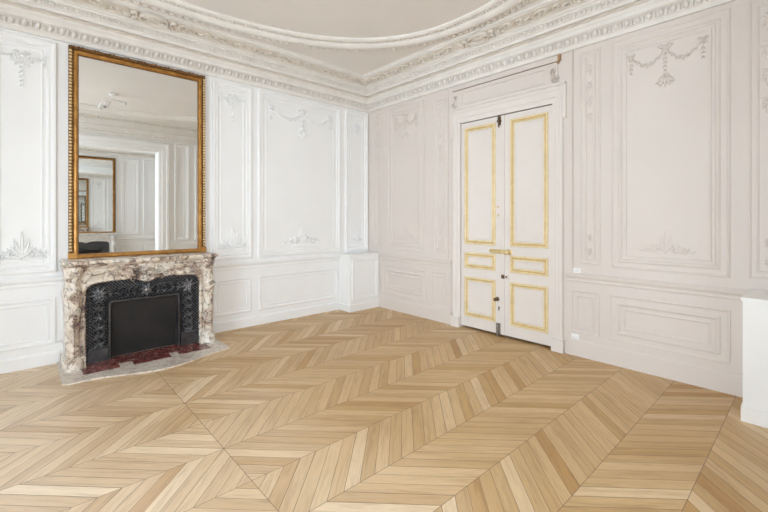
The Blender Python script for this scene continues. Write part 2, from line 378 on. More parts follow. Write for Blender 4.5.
def cornice(name, M0, s0, s1, cart=None, orn=True, depth=1.0, m0=1, m1=1):
    M_ = lambda s, z, d: M0(s, z, d*depth)
    mb = MB(); mb.run(M_, s0, s1, COR, m0, m1)
    par = mb.build(name, 'stucco', None); tag(par, kind='structure')
    if not orn: return par
    for lo_, hi_ in ((.13, .18), (.274, .421)):                # darker buff grounds of the recess and the frieze
        mb = MB(); pts = [(d, z) for d, z in COR if lo_-.004 <= d <= hi_ and z < 3.465]
        mb.grid([[M_(s0+m0*d, z-.0012, d+.0006), M_(s1-m1*d, z-.0012, d+.0006)] for d, z in pts]); mb.build('buff_ground', 'frieze', par)
    # egg and dart
    m2, L = seg_map(M_, .045, 3.162, .088, 3.212); mb = MB()
    n = int((s1-s0-.12)/.088); st = (s1-s0-.12)/n
    for i in range(n+1):
        x = s0+.06+i*st; mb.dome(m2, x, L*.5, .021, L*.52, .024, 0, 8)
        if i < n: mb.dome(m2, x+st/2, L*.45, .009, L*.55, .020, 0, 6)
    mb.build('egg_and_dart_band', 'stucco', par, True)
    # small darts in the recess
    m2, L = seg_map(M_, .130, 3.290, .185, 3.305); mb = MB()
    n = int((s1-s0-.36)/.145); st = (s1-s0-.36)/n
    for i in range(n+1):
        x = s0+.18+i*st
        mb.dome(m2, x, L*.5, .014, .016, .014, 0, 6)
        for sg in (0, pi): mb.leaf(m2, x, L*.5, sg, .045, .012, .009)
    mb.build('leaf_dart_band', 'frieze', par, True)
    # leaf tongue band
    m2, L = seg_map(M_, .208, 3.342, .236, 3.379); mb = MB()
    n = int((s1-s0-.44)/.046); st = (s1-s0-.44)/n
    for i in range(n+1):
        x = s0+.22+i*st
        mb.leaf(m2, x, .002, pi/2+.25, L*.98, .014, .016, -.5)
        if i < n: mb.dome(m2, x+st/2, L*.65, .007, .011, .010, 0, 6)
    mb.build('leaf_tongue_band', 'stucco', par, True)
    # scrolled frieze
    m1_, L = seg_map(M_, .278, 3.4205, .42, 3.4575); m2 = lambda s, t, d: m1_(s, t, d*2.0-.012); mb = MB()
    lo, hi = s0+.36, s1-.36; n = int((hi-lo)/.19); st = (hi-lo)/n
    for i in range(n+1):
        x = lo+i*st
        if cart is not None and abs(x-cart) < .27: continue
        up = 1 if i % 2 else -1; c = L*.5
        mb.scroll(m2, x, c+up*.008, .045, .013, -pi/2*up, 1.25, up, .16)
        mb.strip(m2, [(x-st*.5, c-up*.03), (x-st*.3, c-up*.045), (x, c-up*.04)], .007, .011)
        for k in range(3): mb.leaf(m2, x+st*.40+.014*k, c-up*.02+.01*k*up, up*(1.7-.8*k), .045, .010, .013, up*.5)
        mb.leaf(m2, x-st*.35, c-up*.03, up*.9, .05, .010, .013, -.4*up)
        mb.leaf(m2, x-st*.2, c-up*.04, -up*.2, .05, .010, .012, .6*up)
        mb.flower(m2, x, c+up*.008, .018, .015, 5, i)
    for x, sg in ((s0+.36, 1), (s1-.36, -1)):     # corner rosette
        mb.flower(m2, x-sg*.02, L*.5, .05, .02, 7)
    mb.build('scrolled_frieze', 'frieze', par, True)
    if cart is not None:
        mb = MB(); c = L*.5; m2 = lambda s, t, d: m1_(s, t*1.15-.01, d*1.1)
        ell = lambda a, b2, k=28: [(cart+a*cos(2*pi*j/k), c+b2*sin(2*pi*j/k)) for j in range(k+1)]
        mb.strip(m2, ell(.125, .062), .014, .030); mb.strip(m2, ell(.095, .042), .007, .026)
        mb.dome(m2, cart, c, .085, .036, .012, 0, 14)
        for dx, dz, r in ((-.03, .004, .02), (0, .01, .024), (.03, -.002, .02), (.012, -.014, .014), (-.05, -.006, .012), (.052, .006, .012)): mb.dome(m2, cart+dx, c+dz, r, r*.8, .03, 0, 8)
        for sg in (-1, 1):
            mb.scroll(m2, cart+sg*.185, c+.02, .04, .03, -pi/2, 1.1, -sg, .28); mb.scroll(m2, cart+sg*.175, c-.035, .028, .026, pi/2, 1.1, sg, .28)
            for k in range(4): mb.leaf(m2, cart+sg*.2, c-.01, (0 if sg > 0 else pi)+(k-1.5)*.45, .075, .013, .018)
        mb.build('cartouche', 'frieze', par, True)
    return par
cornice('trim_1', mapL, RX, 0, -3.17)['label'] = 'enriched plaster cornice above the white fireplace wall'
cornice('trim_2', mapR, RY, 0, -2.36, m0=0)['label'] = 'enriched plaster cornice above the greige door wall'
cornice('trim_3', mapO, RX, 0, -3.17, depth=.32, m0=0, m1=0)['label'] = 'enriched plaster cornice above the wide opening'
cornice('trim_4', mapW, RY, 0, None, False, m0=0)
cornice('trim_5', mapF2, RX, 0, None, True)
cornice('trim_6', mapO2, RX, 0, None, False)

# oval ceiling moulding
OC = (-3.13, -2.49)
def oval(o, k=160, e=2.30):
    a, b2 = 2.34+o*1.15, 1.68+o*1.15; pts = []
    for i in range(k):
        t = 2*pi*i/k; c_, s_ = cos(t), sin(t)
        pts.append((OC[0]+a*math.copysign(abs(c_)**(2/e), c_), OC[1]+b2*math.copysign(abs(s_)**(2/e), s_)))
    return pts
mb = MB()
prof = [(-.0, 0), (.0, .018), (.012, .030), (.03, .032), (.042, .022), (.046, .012), (.09, .012), (.095, .030), (.11, .048), (.135, .058), (.16, .055), (.178, .042), (.183, .028), (.215, .020), (.24, .008), (.25, 0)]
mb.grid([[(x, y, H-dz) for x, y in oval(o)] for o, dz in prof], False, True)
ov = mb.build('trim_7', 'stucco', None, True, 40); tag(ov, 'large oval plaster moulding on the ceiling', None, None, 'structure')
def along(pts, step):
    out = []; acc = 0
    for i in range(len(pts)):
        p, q = pts[i], pts[(i+1) % len(pts)]; L = sqrt((q[0]-p[0])**2+(q[1]-p[1])**2) or 1e-9
        while acc < L:
            out.append((p[0]+(q[0]-p[0])*acc/L, p[1]+(q[1]-p[1])*acc/L, atan2(q[1]-p[1], q[0]-p[0]))); acc += step
        acc -= L
    return out
mapC = lambda x, y, d: (x, y, H-d)
mb = MB()
for x, y, a in along(oval(.068, 400), .036): mb.dome(mapC, x, y, .012, .026, .024, a, 6, .008)
mb.build('reeded_band', 'stucco', ov, True)
mb = MB()
for x, y, a in along(oval(.192, 400), .075):
    mb.leaf(mapC, x, y, a-pi/2+.45, .10, .026, .034, -.6, .010); mb.dome(mapC, x+.035*cos(a), y+.035*sin(a), .013, .013, .034, 0, 6, .010)
mb.build('leaf_border', 'stucco', ov, True)

# ------------------------------------------------------------------ wall panelling
BOLD = [(0, 0), (0, .016), (.008, .026), (.022, .030), (.034, .026), (.044, .014), (.05, .012), (.056, .018), (.064, .018), (.072, .008), (.076, 0)]
THIN = [(0, 0), (.002, .007), (.008, .009), (.014, .007), (.017, 0)]
SOFT = [(0, 0), (.002, .010), (.010, .013), (.018, .008), (.022, .004), (.060, .004), (.064, .010), (.074, .014), (.084, .012), (.092, .004), (.096, 0)]
SOFTN = [(0, 0), (.002, .007), (.010, .009), (.018, .004), (.020, 0)]
DADO = [(0, 0), (.0, .010), (.008, .016), (.02, .016), (.03, .006), (.05, .004), (.056, .010), (.064, .008), (.068, 0)]
def panel(M_, par, x0, x1, z0, z1, mat, prof=BOLD, inner=None, iprof=THIN):
    mb = MB(); mb.frame(M_, x0, x1, z0, z1, prof)
    if inner: mb.frame(M_, x0+inner, x1-inner, z0+inner, z1-inner, iprof)
    return mb.build('panel_moulding', mat, par, True, 30)
RAIL = [(0, .752), (.016, .757), (.018, .768), (.012, .775), (.014, .79), (.026, .80), (.032, .812), (.034, .828), (.020, .834), (.016, .842), (0, .845)]
def swag(mb, M_, xa, za, xb, zb, sag, r=.016, h=.012):
    n = max(6, int(abs(xb-xa)/.026))
    P_ = lambda t: (xa+(xb-xa)*t, za+(zb-za)*t-sag*4*t*(1-t))
    mb.strip(M_, [P_(i/n) for i in range(n+1)], r*.35, h*.7)
    for i in range(n+1):
        t = i/n; x, z = P_(t); q = .55+.65*4*t*(1-t)
        if i % 2 == 0: mb.flower(M_, x, z, r*q, h*(.7+.5*q), 5, i)
        else:
            for sg in (1, -1): mb.leaf(M_, x, z, sg*1.2+(.3 if t < .5 else -.3), r*1.5*q, r*.4, h*.8)
def drop(mb, M_, x, z, L, r=.016, h=.012):
    n = max(3, int(L/(r*1.8)))
    for i in range(n):
        t = i/n; zz = z-L*t; q = 1-.55*t if i else .7
        for sg in (-1, 1): mb.leaf(M_, x, zz, -pi/2+sg*.65, r*1.8*q, r*.45*q, h)
        mb.dome(M_, x, zz, r*.4*q, r*.5*q, h*1.2, 0, 6)
def bow(mb, M_, x, z, r, h):
    for sg in (1, -1):
        mb.strip(M_, [(x, z), (x+sg*r*.6, z+r*.5), (x+sg*r*1.1, z+r*.25), (x+sg*r*.7, z-r*.1), (x, z)], r*.14, h)
        mb.strip(M_, [(x, z), (x+sg*r*.5, z-r*.5), (x+sg*r*.4, z-r*.9), (x+sg*r*.9, z-r*1.3)], r*.12, h*.8)
    mb.dome(M_, x, z, r*.22, r*.22, h*1.3, 0, 6)
def garland(M0, par, x0, x1, z, mat, drp=.24, sag=.10, k=1.0, cdrop=.34, hs=1.3):
    M_ = lambda a, b, d: M0(a, b, d*hs)
    mb = MB(); xc = (x0+x1)/2
    swag(mb, M_, x0, z, xc, z, sag, .016*k, .012*k); swag(mb, M_, xc, z, x1, z, sag, .016*k, .012*k)
    for x in (x0, x1): bow(mb, M_, x, z, .026*k, .010*k); drop(mb, M_, x, z-.03, drp, .017*k, .012*k)
    bow(mb, M_, xc, z+.01, .045*k, .012*k); drop(mb, M_, xc, z-.04, cdrop*.55, .016*k, .011*k)
    zz = z-cdrop*.62; mb.flower(M_, xc, zz, .034*k, .02*k, 6)
    for a in (-2.6, -2.1, -1.57, -1.0, -.5): mb.leaf(M_, xc, zz-.01, a, .075*k, .014*k, .014*k)
    for sg in (1, -1): mb.strip(M_, [(xc, zz+.02), (xc+sg*.04*k, zz-.01), (xc+sg*.05*k, zz-.05), (xc+sg*.025*k, zz-.08)], .006*k, .010*k)
    return mb.build('stucco_garland', mat, par, True, 60)
def bouquet(M_, par, x, z, w, hgt, mat, h=.014):
    mb = MB(); 
    for i, a in enumerate((0, .42, -.42, .85, -.85)):
        mb.leaf(M_, x, z+hgt*.12, pi/2+a, hgt*(.82-.42*abs(a)), hgt*.07, h, -.8*a)
    for sg in (1, -1):
        mb.scroll(M_, x+sg*w*.16, z+hgt*.22, w*.09, h, -pi/2, 1.2, sg, .2); mb.scroll(M_, x+sg*w*.34, z+hgt*.14, w*.075, h, pi/2 if sg > 0 else pi/2, 1.2, -sg, .2)
        mb.strip(M_, [(x+sg*w*.02, z+hgt*.3), (x+sg*w*.16, z+hgt*.42), (x+sg*w*.28, z+hgt*.3), (x+sg*w*.4, z+hgt*.22), (x+sg*w*.5, z+hgt*.05)], w*.012, h*.8)
        for t, a in ((.22, 1.1), (.30, .9), (.38, .7), (.46, .3)): mb.leaf(M_, x+sg*w*t, z+hgt*(.34-.5*t), pi/2-sg*(pi/2-a), hgt*.22, hgt*.04, h, sg*.4)
        for t in (.1, .2, .3): mb.leaf(M_, x+sg*w*t, z+hgt*.12, -sg*.2+(0 if sg > 0 else pi), hgt*.2, hgt*.035, h)
    mb.flower(M_, x, z+hgt*.30, hgt*.11, h*1.2, 6); mb.dome(M_, x, z+hgt*.9, hgt*.03, hgt*.05, h, 0, 6); mb.flower(M_, x, z+hgt*.08, hgt*.08, h, 5)
    return mb.build('stucco_bouquet', mat, par, True, 60)
def top_spray(M_, par, x, z, w, mat, k=1.0):
    mb = MB(); bow(mb, M_, x, z, .045*k, .014)
    for sg in (1, -1):
        mb.scroll(M_, x+sg*.055*k, z-.05*k, .028*k, .013, pi/2, 1.2, sg, .22)
        swag(mb, M_, x+sg*.03*k, z+.01, x+sg*w*.5, z+.0, .035*k, .013*k, .012)
        mb.flower(M_, x+sg*w*.5, z, .022*k, .016, 5); drop(mb, M_, x+sg*w*.5, z-.02, .08*k, .012*k, .011)
        for a in (.5, 1.0): mb.leaf(M_, x, z-.03*k, (0 if sg > 0 else pi)-sg*a, .085*k, .014*k, .014)
    mb.flower(M_, x, z-.06*k, .034*k, .022, 6)
    drop(mb, M_, x, z-.10*k, .19*k, .020*k, .015)
    return mb.build('stucco_spray', mat, par, True, 60)
def husks(M_, par, x, z0, z1, n, mat, r=.026):
    mb = MB()
    for i in range(n):
        z = z1-(z1-z0)*i/max(1, n-1)
        mb.flower(M_, x, z, r, .012, 5, i); mb.leaf(M_, x, z-r, -pi/2, r*1.9, r*.35, .010)
        for sg in (1, -1): mb.leaf(M_, x, z-r*.5, -pi/2+sg*.6, r*1.5, r*.3, .009)
        mb.dome(M_, x, z-(z1-z0)/n*.6, .005, .012, .008, 0, 6)
    return mb.build('stucco_husk_chain', mat, par, True, 60)

# fireplace wall
PT = 3.088
for x0, x1, kind in ((-5.90, -4.53, 'B'), (-4.43, -3.923, 'A'), (-2.47, -1.972, 'A'), (-1.89, -.562, 'B'), (-.467, -.012, 'C')):
    panel(mapL, wall_left, x0, x1, .88, PT, 'white', BOLD, .115 if kind == 'B' else .10)
    xc = (x0+x1)/2
    if kind == 'B':
        garland(mapL, wall_left, x0+.19, x1-.19, 2.90, 'white', .17, .13, 1.35, .42, 1.8); bouquet(mapL, wall_left, xc, 1.03, .50, .26, 'white', .024)
    elif kind == 'A':
        top_spray(lambda a, b, d: mapL(a, b, d*1.7), wall_left, xc, 2.92, .33, 'white', 1.15); bouquet(mapL, wall_left, xc, 1.0, .36, .30, 'white', .024)
    else:
        top_spray(mapL, wall_left, xc, 2.88, .14, 'white', .6); bouquet(mapL, wall_left, xc, 1.02, .16, .18, 'white')
for x0, x1 in ((-5.90, -4.53), (-4.43, -3.930), (-2.46, -1.978), (-1.878, -.615)):
    panel(mapL, wall_left, x0, x1, .19, .64, 'white', DADO)
mb = MB(); mb.run(mapL, RX, -.594, RAIL, 0, 0); mb.build('chair_rail', 'white', wall_left)
mb = MB(); mb.mbox(mapL, RX, -3.905, 0, .105, 0, .018); mb.mbox(mapL, -2.545, -.6, 0, .105, 0, .018)
mb.run(mapL, RX, -3.905, [(0, .105), (.018, .105), (.010, .118), (0, .122)]); mb.run(mapL, -2.545, -.6, [(0, .105), (.018, .105), (.010, .118), (0, .122)])
tag(mb.build('baseboard_left', 'white'), kind='structure')
mb = MB()                                               # little plaster boss low beside the fireplace
mb.flower(mapL, -3.905, .20, .022, .014, 6); mb.build('stucco_rosette', 'white', wall_left, True)

# door wall
for x0, x1, z0, z1 in ((-.345, -.165, .93, 3.055), (-1.60, -1.41, .93, 3.0), (-3.525, -3.333, .93, 3.07), (-4.80, -4.589, .93, 3.075)):
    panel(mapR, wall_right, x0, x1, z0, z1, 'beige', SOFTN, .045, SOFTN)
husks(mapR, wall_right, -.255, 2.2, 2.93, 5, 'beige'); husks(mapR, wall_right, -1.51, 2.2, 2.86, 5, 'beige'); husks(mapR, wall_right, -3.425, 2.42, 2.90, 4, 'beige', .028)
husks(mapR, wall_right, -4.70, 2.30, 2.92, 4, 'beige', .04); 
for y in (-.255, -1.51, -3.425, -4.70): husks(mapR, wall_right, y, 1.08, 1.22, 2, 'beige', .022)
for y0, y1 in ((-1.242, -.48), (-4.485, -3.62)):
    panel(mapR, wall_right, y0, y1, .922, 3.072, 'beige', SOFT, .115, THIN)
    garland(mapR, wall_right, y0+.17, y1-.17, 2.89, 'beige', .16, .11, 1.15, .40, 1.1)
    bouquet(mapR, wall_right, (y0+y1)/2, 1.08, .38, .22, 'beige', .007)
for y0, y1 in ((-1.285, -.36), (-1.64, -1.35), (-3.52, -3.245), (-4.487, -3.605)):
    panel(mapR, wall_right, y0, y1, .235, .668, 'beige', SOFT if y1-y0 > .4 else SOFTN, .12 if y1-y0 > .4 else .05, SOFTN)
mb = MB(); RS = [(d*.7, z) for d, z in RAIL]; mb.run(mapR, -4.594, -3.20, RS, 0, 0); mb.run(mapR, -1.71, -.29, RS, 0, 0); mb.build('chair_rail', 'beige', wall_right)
mb = MB()
for a, c in ((-4.594, -3.20), (-1.71, -.288)):
    mb.mbox(mapR, a, c, 0, .155, 0, .014); mb.run(mapR, a, c, [(0, .155), (.014, .155), (.008, .168), (0, .172)])
tag(mb.build('baseboard_right', 'beige'), kind='structure')
mb = MB()                                               # vertical flat pilaster edges either side of the door
for y in (-3.265, -1.66): mb.frame(mapR, y-.008, y+.008, .86, 3.115, [(0, 0), (.002, .008), (.006, .010)])
mb.build('edge_bead', 'beige', wall_right)

# opposite wall and second room (seen in the mirror)
for x0, x1 in ((-1.62, -1.30), (-1.18, -.56), (-6.05, -5.55)):
    panel(mapO, wall_opp, x0, x1, .88, PT, 'white', BOLD, .10); panel(mapO, wall_opp, x0, x1, .19, .64, 'white', DADO)
mb = MB(); A_ = [(0, 0), (0, .03), (.02, .045), (.06, .045), (.07, .03), (.15, .03), (.16, .015), (.2, .012), (.2, 0)]
for mp in (mapO, mapO2):
    # architrave: left jamb, head, right jamb
    rows = [[mp(OX0-.02-(.2-o), 0, d), mp(OX0-.02-(.2-o), OZ+.02+(.2-o), d), mp(OX1+.02+(.2-o), OZ+.02+(.2-o), d), mp(OX1+.02+(.2-o), 0, d)] for o, d in A_]
    mb.grid(rows)
mb.build('opening_architrave', 'gloss', wall_opp)
mb = MB(); mb.run(mapO, OX1+.22, -.52, RAIL); mb.run(mapO, RX, OX0-.22, RAIL); mb.build('chair_rail', 'white', wall_opp)
for x0, x1 in ((-2.15, -1.72), (-1.62, -.55)):
    panel(mapF2, wall_far, x0, x1, .93, PT-.03, 'white', BOLD, .10); panel(mapF2, wall_far, x0, x1, .19, .66, 'white', DADO)
mb = MB(); mb.run(mapF2, RX, 0, RAIL); mb.build('chair_rail', 'white', wall_far)
for y0, y1 in ((-2.95, -2.05),):
    panel(mapW, bpy.data.objects['wall_windows'], y0, y1, .88, PT, 'white', BOLD, .1)

# ------------------------------------------------------------------ double door
door = empty('door_1', (0, -2.455, 0), 'cream double door with gilded panel mouldings in the greige wall', None, None, 'structure')
mb = MB(); AW = .115
prof = [(0, 0), (0, .030), (.012, .040), (.030, .042), (.038, .030), (.046, .028), (.075, .028), (.082, .018), (AW, .016), (AW, -.06)]
rows = []
for o, d in prof:
    k = AW-o
    rows.append([mapR(DY0-k, 0, d), mapR(DY0-k, DZ+k*1.55, d), mapR(DY1+k, DZ+k*1.55, d), mapR(DY1+k, 0, d)])
mb.grid(rows)
for sg, e in ((-1, DY0), (1, DY1)):                       # ears and plinth blocks
    a, c = sorted((e+sg*AW, e+sg*(AW+.030))); mb.mbox(mapR, a, c, 2.44, DZ+AW*1.55, 0, .026)
    a, c = sorted((e+sg*.001, e+sg*(AW+.012))); mb.mbox(mapR, a, c, 0, .13, -.01, .048)
mb.mbox(mapR, DY0-AW-.03, DY1+AW+.03, DZ+AW*1.55, DZ+AW*1.55+.018, 0, .045)
mb.build('door_frame', 'door', door)
mb = MB(); mb.mbox(mapR, DY0, DY1, 0, DZ, -.16, -.12); mb.build('black_gap_backing', 'backing', door)  # added black sheet behind the leaves, keeps the door gaps dark
mb = MB(); z0 = DZ+AW*1.55+.018
mb.mbox(mapR, -3.11, -1.75, z0, 3.040, 0, .012); mb.frame(mapR, -2.98, -1.88, z0+.03, 3.005, [(0, .012), (.003, .020), (.012, .022), (.018, .012)])
mb.mbox(mapR, -3.12, -1.74, 3.047, 3.085, 0, .030)
mb.build('overdoor_panel', 'beige', door)
mb = MB(); mb.mbox(mapR, -3.115, -1.745, 3.040, 3.0475, 0, .012); mb.build('joint_shadow_strip', 'bronze', door)  # dark strip stands in for the shadow in the ledge joint
for y, sg in ((-3.07, 1), (-1.79, -1)):
    mb = MB(); mp = mapR
    mb.scroll(mp, y, 2.95, .035, .03, -pi/2, 1.3, sg, .22, .012); mb.scroll(mp, y-sg*.02, 2.86, .045, .03, pi/2, 1.3, -sg, .22, .012)
    mb.strip(mp, [(y+sg*.03, 2.95), (y+sg*.02, 2.91), (y+sg*.0, 2.89), (y-sg*.06, 2.88)], .009, .028, .012)
    for a in (-1.2, -1.57, -1.9): mb.leaf(mp, y, 2.93, a, .08, .012, .02, 0, .012)
    mb.build('scroll_bracket', 'beige', door, True)
mb = MB(); mb.mbox(mapR, -3.145, -3.12, 3.045, 3.11, 0, .035); mb.box(-.035, -.005, -3.128, -3.112, 3.02, 3.05); mb.build('bare_wood_end', 'wood_raw', door)

def leaf_door(y0, y1, first):
    d0, d1 = -.055, -.008
    mb = MB(); mb.mbox(mapR, y0, y1, .028, DZ-.006, d0, d1)
    lf = mb.build('door_leaf', 'door', door)
    if first: px0, px1 = -2.362, -1.915
    else: px0, px1 = -3.003, -2.552
    for z0, z1 in ((1.071, 2.54), (.768, .966), (.158, .66)):
        g = lambda y, z, d: mapR(y, z, d+d1)
        mb = MB(); mb.frame(g, px0, px1, z0, z1, [(0, 0), (0, .010), (.006, .016), (.018, .017), (.024, .010)]); mb.frame(g, px0+.036, px1-.036, z0+.036, z1-.036, [(0, .009), (.004, .013), (.012, .013), (.018, 0)])
        mb.build('gilt_moulding', 'door_gold', lf, True, 40)
        mb = MB(); mb.frame(g, px0+.024, px1-.024, z0+.024, z1-.024, [(0, .010), (.005, .005), (.012, .009)]); mb.build('gilt_groove', 'door_gold_deep', lf)
        mb = MB(); mb.frame(g, px0+.06, px1-.06, z0+.06, z1-.06, [(0, 0), (.004, .004), (.012, .005), (.016, .001)]); mb.build('panel_field', 'door', lf)
    return lf
LF = leaf_door(-2.452, DY1-.004, True); RF = leaf_door(DY0+.004, -2.458, False)
mb = MB(); mb.mbox(mapR, -2.485, -2.448, .03, DZ-.01, -.008, .008); mb.run(mapR, 0, 0, [(0, 0), (0, 0)]) if False else None
mb.build('astragal', 'door', RF)
# hardware
mb = MB(); mb.mbox(mapR, -2.447, -2.31, .978, 1.030, -.008, .008); mb.dome(mapR, -2.31, 1.004, .045, .026, .016, 0, 10, -.008); mb.build('lock_plate', 'brass', LF)
mb = MB(); mb.mbox(mapR, -2.53, -2.450, .978, 1.030, -.006, .013); mb.build('latch_case', 'brass', RF)
mb = MB(); mb.tube([(-.0, -2.545, 1.003), (-.045, -2.545, 1.003)], .008, 10); mb.ball((-.06, -2.545, 1.003), .022, .028, .028, 14, 10); mb.dome(mapR, -2.545, 1.003, .034, .034, .008, 0, 14, -.008); mb.build('door_knob', 'brass', RF, True)
mb = MB(); mb.mbox(mapR, -2.49, -2.447, .69, .735, -.004, .014); mb.build('bolt_case', 'bronze', RF)
mb = MB(); mb.mbox(mapR, -2.535, -2.49, .687, .738, -.008, .010); mb.build('bolt_keeper', 'door', RF)
mb = MB(); mb.dome(mapR, -2.512, .712, .014, .014, .012, 0, 10, .008); mb.build('keeper_stud', 'gold_dark', RF)
mb = MB(); mb.tube([(0, -2.385, .437), (-.035, -2.385, .437)], .007, 10); mb.ball((-.045, -2.385, .437), .016, .021, .021, 14, 8); mb.dome(mapR, -2.385, .437, .027, .027, .006, 0, 14, -.008); mb.build('brass_knob', 'bronze', LF, True)
mb = MB(); mb.dome(mapR, -2.405, .335, .010, .018, .006, 0, 10, -.008); mb.mbox(mapR, -2.409, -2.401, .30, .33, -.008, -.003); mb.build('keyhole', 'backing', LF)
mb = MB(); mb.mbox(mapR, -2.425, -2.375, .03, .155, -.008, .010); mb.tube([(-.018, -2.40, .0), (-.018, -2.40, .15)], .008, 8); mb.build('foot_bolt', 'steel', LF)
mb = MB(); mb.mbox(mapR, -2.43, -2.40, 2.50, 2.60, -.008, .012); mb.tube([(-.018, -2.415, 2.47), (-.018, -2.415, 2.612)], .008, 8); mb.mbox(mapR, -2.44, -2.39, 2.535, 2.555, -.008, .016); mb.build('top_bolt', 'bronze', LF)
for z in (1.53, 1.43): 
    mb = MB(); mb.ball((.0, -2.395, z), .014, .011, .014, 10, 6); mb.build('brass_stud', 'brass', LF, True)

# ------------------------------------------------------------------ fireplace
def arc(cx, cz, r, a0, a1, k=8): return [(cx+r*cos(a0+(a1-a0)*i/k), cz+r*sin(a0+(a1-a0)*i/k)) for i in range(k+1)]
def fireplace(name, cx, M_, label, cat, mats, full=True):
    loc = M_(cx, 0, 0); root = empty(name, loc, label, cat)
    mar, red, pale = mats
    Hh, D = 1.0, .40
    yy = lambda x, z, d: M_(cx+x, z, d)
    hw = .68
    # shelf with a serpentine front
    def shelf_line(off):
        pts = []
        for i in range(41):
            x = -hw+off+(2*hw-2*off)*i/40; t = x/hw
            d = D+.015-off+.030*cos(t*pi*1.0)**2*(1 if abs(t) < .5 else 0)+.018*max(0, 1-abs(abs(t)-.93)/.14)
            pts.append((x, d))
        return [(pts[0][0], 0.02)]+pts+[(pts[-1][0], 0.02)]
    mb = MB(); rows = [[yy(x, z, d) for x, d in shelf_line(o)] for o, z in ((.045, .945), (.03, .950), (.022, .957), (.018, .964), (.006, .968), (0, .975), (0, .988), (.006, .997), (.012, 1.0))]
    mb.grid(rows); n = len(mb.v); k = len(rows[0]); mb.f.append(tuple(range(n-k, n))); mb.f.append(tuple(range(0, k)))
    mb.build('mantel_shelf', mar, root, True, 50)
    # opening outline
    ow, oz = .505, .775
    def outline(g):                                     # g: growth outward
        pts = [(-ow-g, 0)]; pts.append((-ow-g, .35)); r = .085
        pts += [(x, z) for x, z in arc(-ow-g+r, oz+g-r, r, pi, pi/2, 8)]
        for i in range(1, 24):
            x = -ow-g+r+(2*(ow+g)-2*r)*i/24; t = x/ow
            pts.append((x, oz+g+.012*sin(abs(t)*pi*1.15)-.028*math.exp(-(t/.13)**2)))
        pts += [(x, z) for x, z in arc(ow+g-r, oz+g-r, r, pi/2, 0, 8)]
        pts += [(ow+g, .35), (ow+g, 0)]
        return pts
    # frieze + jamb slab: carved moulded edge then a flat to the outside
    prof = [(0, .22), (0, .325), (.006, .338), (.016, .345), (.026, .343), (.032, .334), (.05, .333), (.06, .342), (.07, .338)]
    mb = MB(); rows = [[yy(x, z, d) for x, z in outline(g)] for g, d in prof]
    outer = []
    for x, z in outline(.07):
        if z < .36: outer.append((math.copysign(.62, x), z))
        elif z < oz-.02 and abs(x) > .4: outer.append((math.copysign(.62, x), min(.945, .36+(z-.35)*1.3)))
        else: outer.append((max(-.62, min(.62, x*1.02)), .945))
    rows.append([yy(x, z, .345 if z > .8 else .338) for x, z in outer]); 
    mb.grid(rows); mb.build('mantel_surround', mar, root, True, 40)
    # frieze carving
    if full:
        mb = MB(); fr = yy
        mb.flower(fr, 0, .835, .06, .05, 7, .3, .335)
        for a in (-2.3, -1.95, -1.57, -1.19, -.85): mb.leaf(fr, 0, .815, a, .055, .016, .035, 0, .335)
        for a in (.6, 1.1, 1.57, 2.0, 2.5): mb.leaf(fr, 0, .84, a, .075, .018, .04, 0, .335)
        for sg in (1, -1):
            mb.scroll(fr, sg*.10, .86, .045, .035, pi/2, 1.3, -sg, .25, .335)
            mb.scroll(fr, sg*.12, .79+.01, .03, .03, -pi/2, 1.2, sg, .25, .335)
            mb.strip(fr, [(sg*.1, .82), (sg*.22, .87), (sg*.34, .885), (sg*.46, .86), (sg*.52, .80)], [.014, .012, .012, .014, .010], .018, .340)
            mb.strip(fr, [(sg*.16, .90), (sg*.3, .925), (sg*.45, .915), (sg*.53, .90)], .009, .014, .342)
            for t, a in ((.2, .5), (.27, .3), (.48, 2.2), (.50, 2.7)): mb.leaf(fr, sg*t, .87, pi/2-sg*(pi/2-a), .07, .016, .022, -.4*sg, .340)
        mb.build('frieze_carving', mar, root, True, 60)
    # consoles at the corners
    for sg in (-1, 1):
        tb = [(0, .075, .44), (.02, .075, .44), (.09, .073, .435), (.105, .064, .42), (.115, .055, .40), (.25, .052, .395), (.42, .055, .395), (.55, .060, .405), (.62, .066, .42), (.67, .071, .435), (.70, .068, .435),
              (.735, .058, .41), (.77, .052, .385), (.80, .055, .385), (.85, .062, .40), (.90, .070, .42), (.93, .074, .43), (.95, .072, .425)]
        mb = MB(); xc = .600; rows = []
        for z, w_, d_ in tb:
            o = (.675-xc)*w_/.075
            sec = [(xc-w_, .03), (xc-w_, d_-.05), (xc-w_*.7, d_-.015), (xc-w_*.2, d_), (xc+o*.35, d_-.01), (xc+o*.8, d_-.05), (xc+o, d_-.10), (xc+o, .03)]
            rows.append([yy(sg*x, z, d) for x, d in sec])
        mb.grid(rows, False, True); n = len(mb.v); mb.f.append(tuple(range(n-8, n))); mb.f.append(tuple(range(n-8*len(rows), n-8*len(rows)+8)))
        cons = mb.build('console', mar, root, True, 50)
        if full:
            mb = MB(); ys_ = lambda x, z, d: yy(sg*x, z, d)
            mb.scroll(ys_, xc, .69, .04, .03, -pi/2, 1.3, 1, .3, .425); mb.scroll(ys_, xc, .88, .032, .03, pi/2, 1.3, -1, .3, .40)
            for a in (-1.85, -1.57, -1.29): mb.leaf(ys_, xc, .64, a, .12, .016, .03, 0, .385)
            for z in (.46, .40): mb.dome(ys_, xc, z, .012, .022, .03, 0, 8, .385)
            mb.strip(ys_, [(xc, .42), (xc, .3), (xc, .13)], .012, .022, .388)
            mb.strip(ys_, [(xc-.035, .58), (xc-.035, .3), (xc-.035, .12)], .007, .012, .372)
            mb.build('console_carving', mar, cons, True, 60)
        # moulded jamb strip between console and opening
        mb = MB(); a, c = sorted((sg*(ow+.002), sg*(xc-.05)))
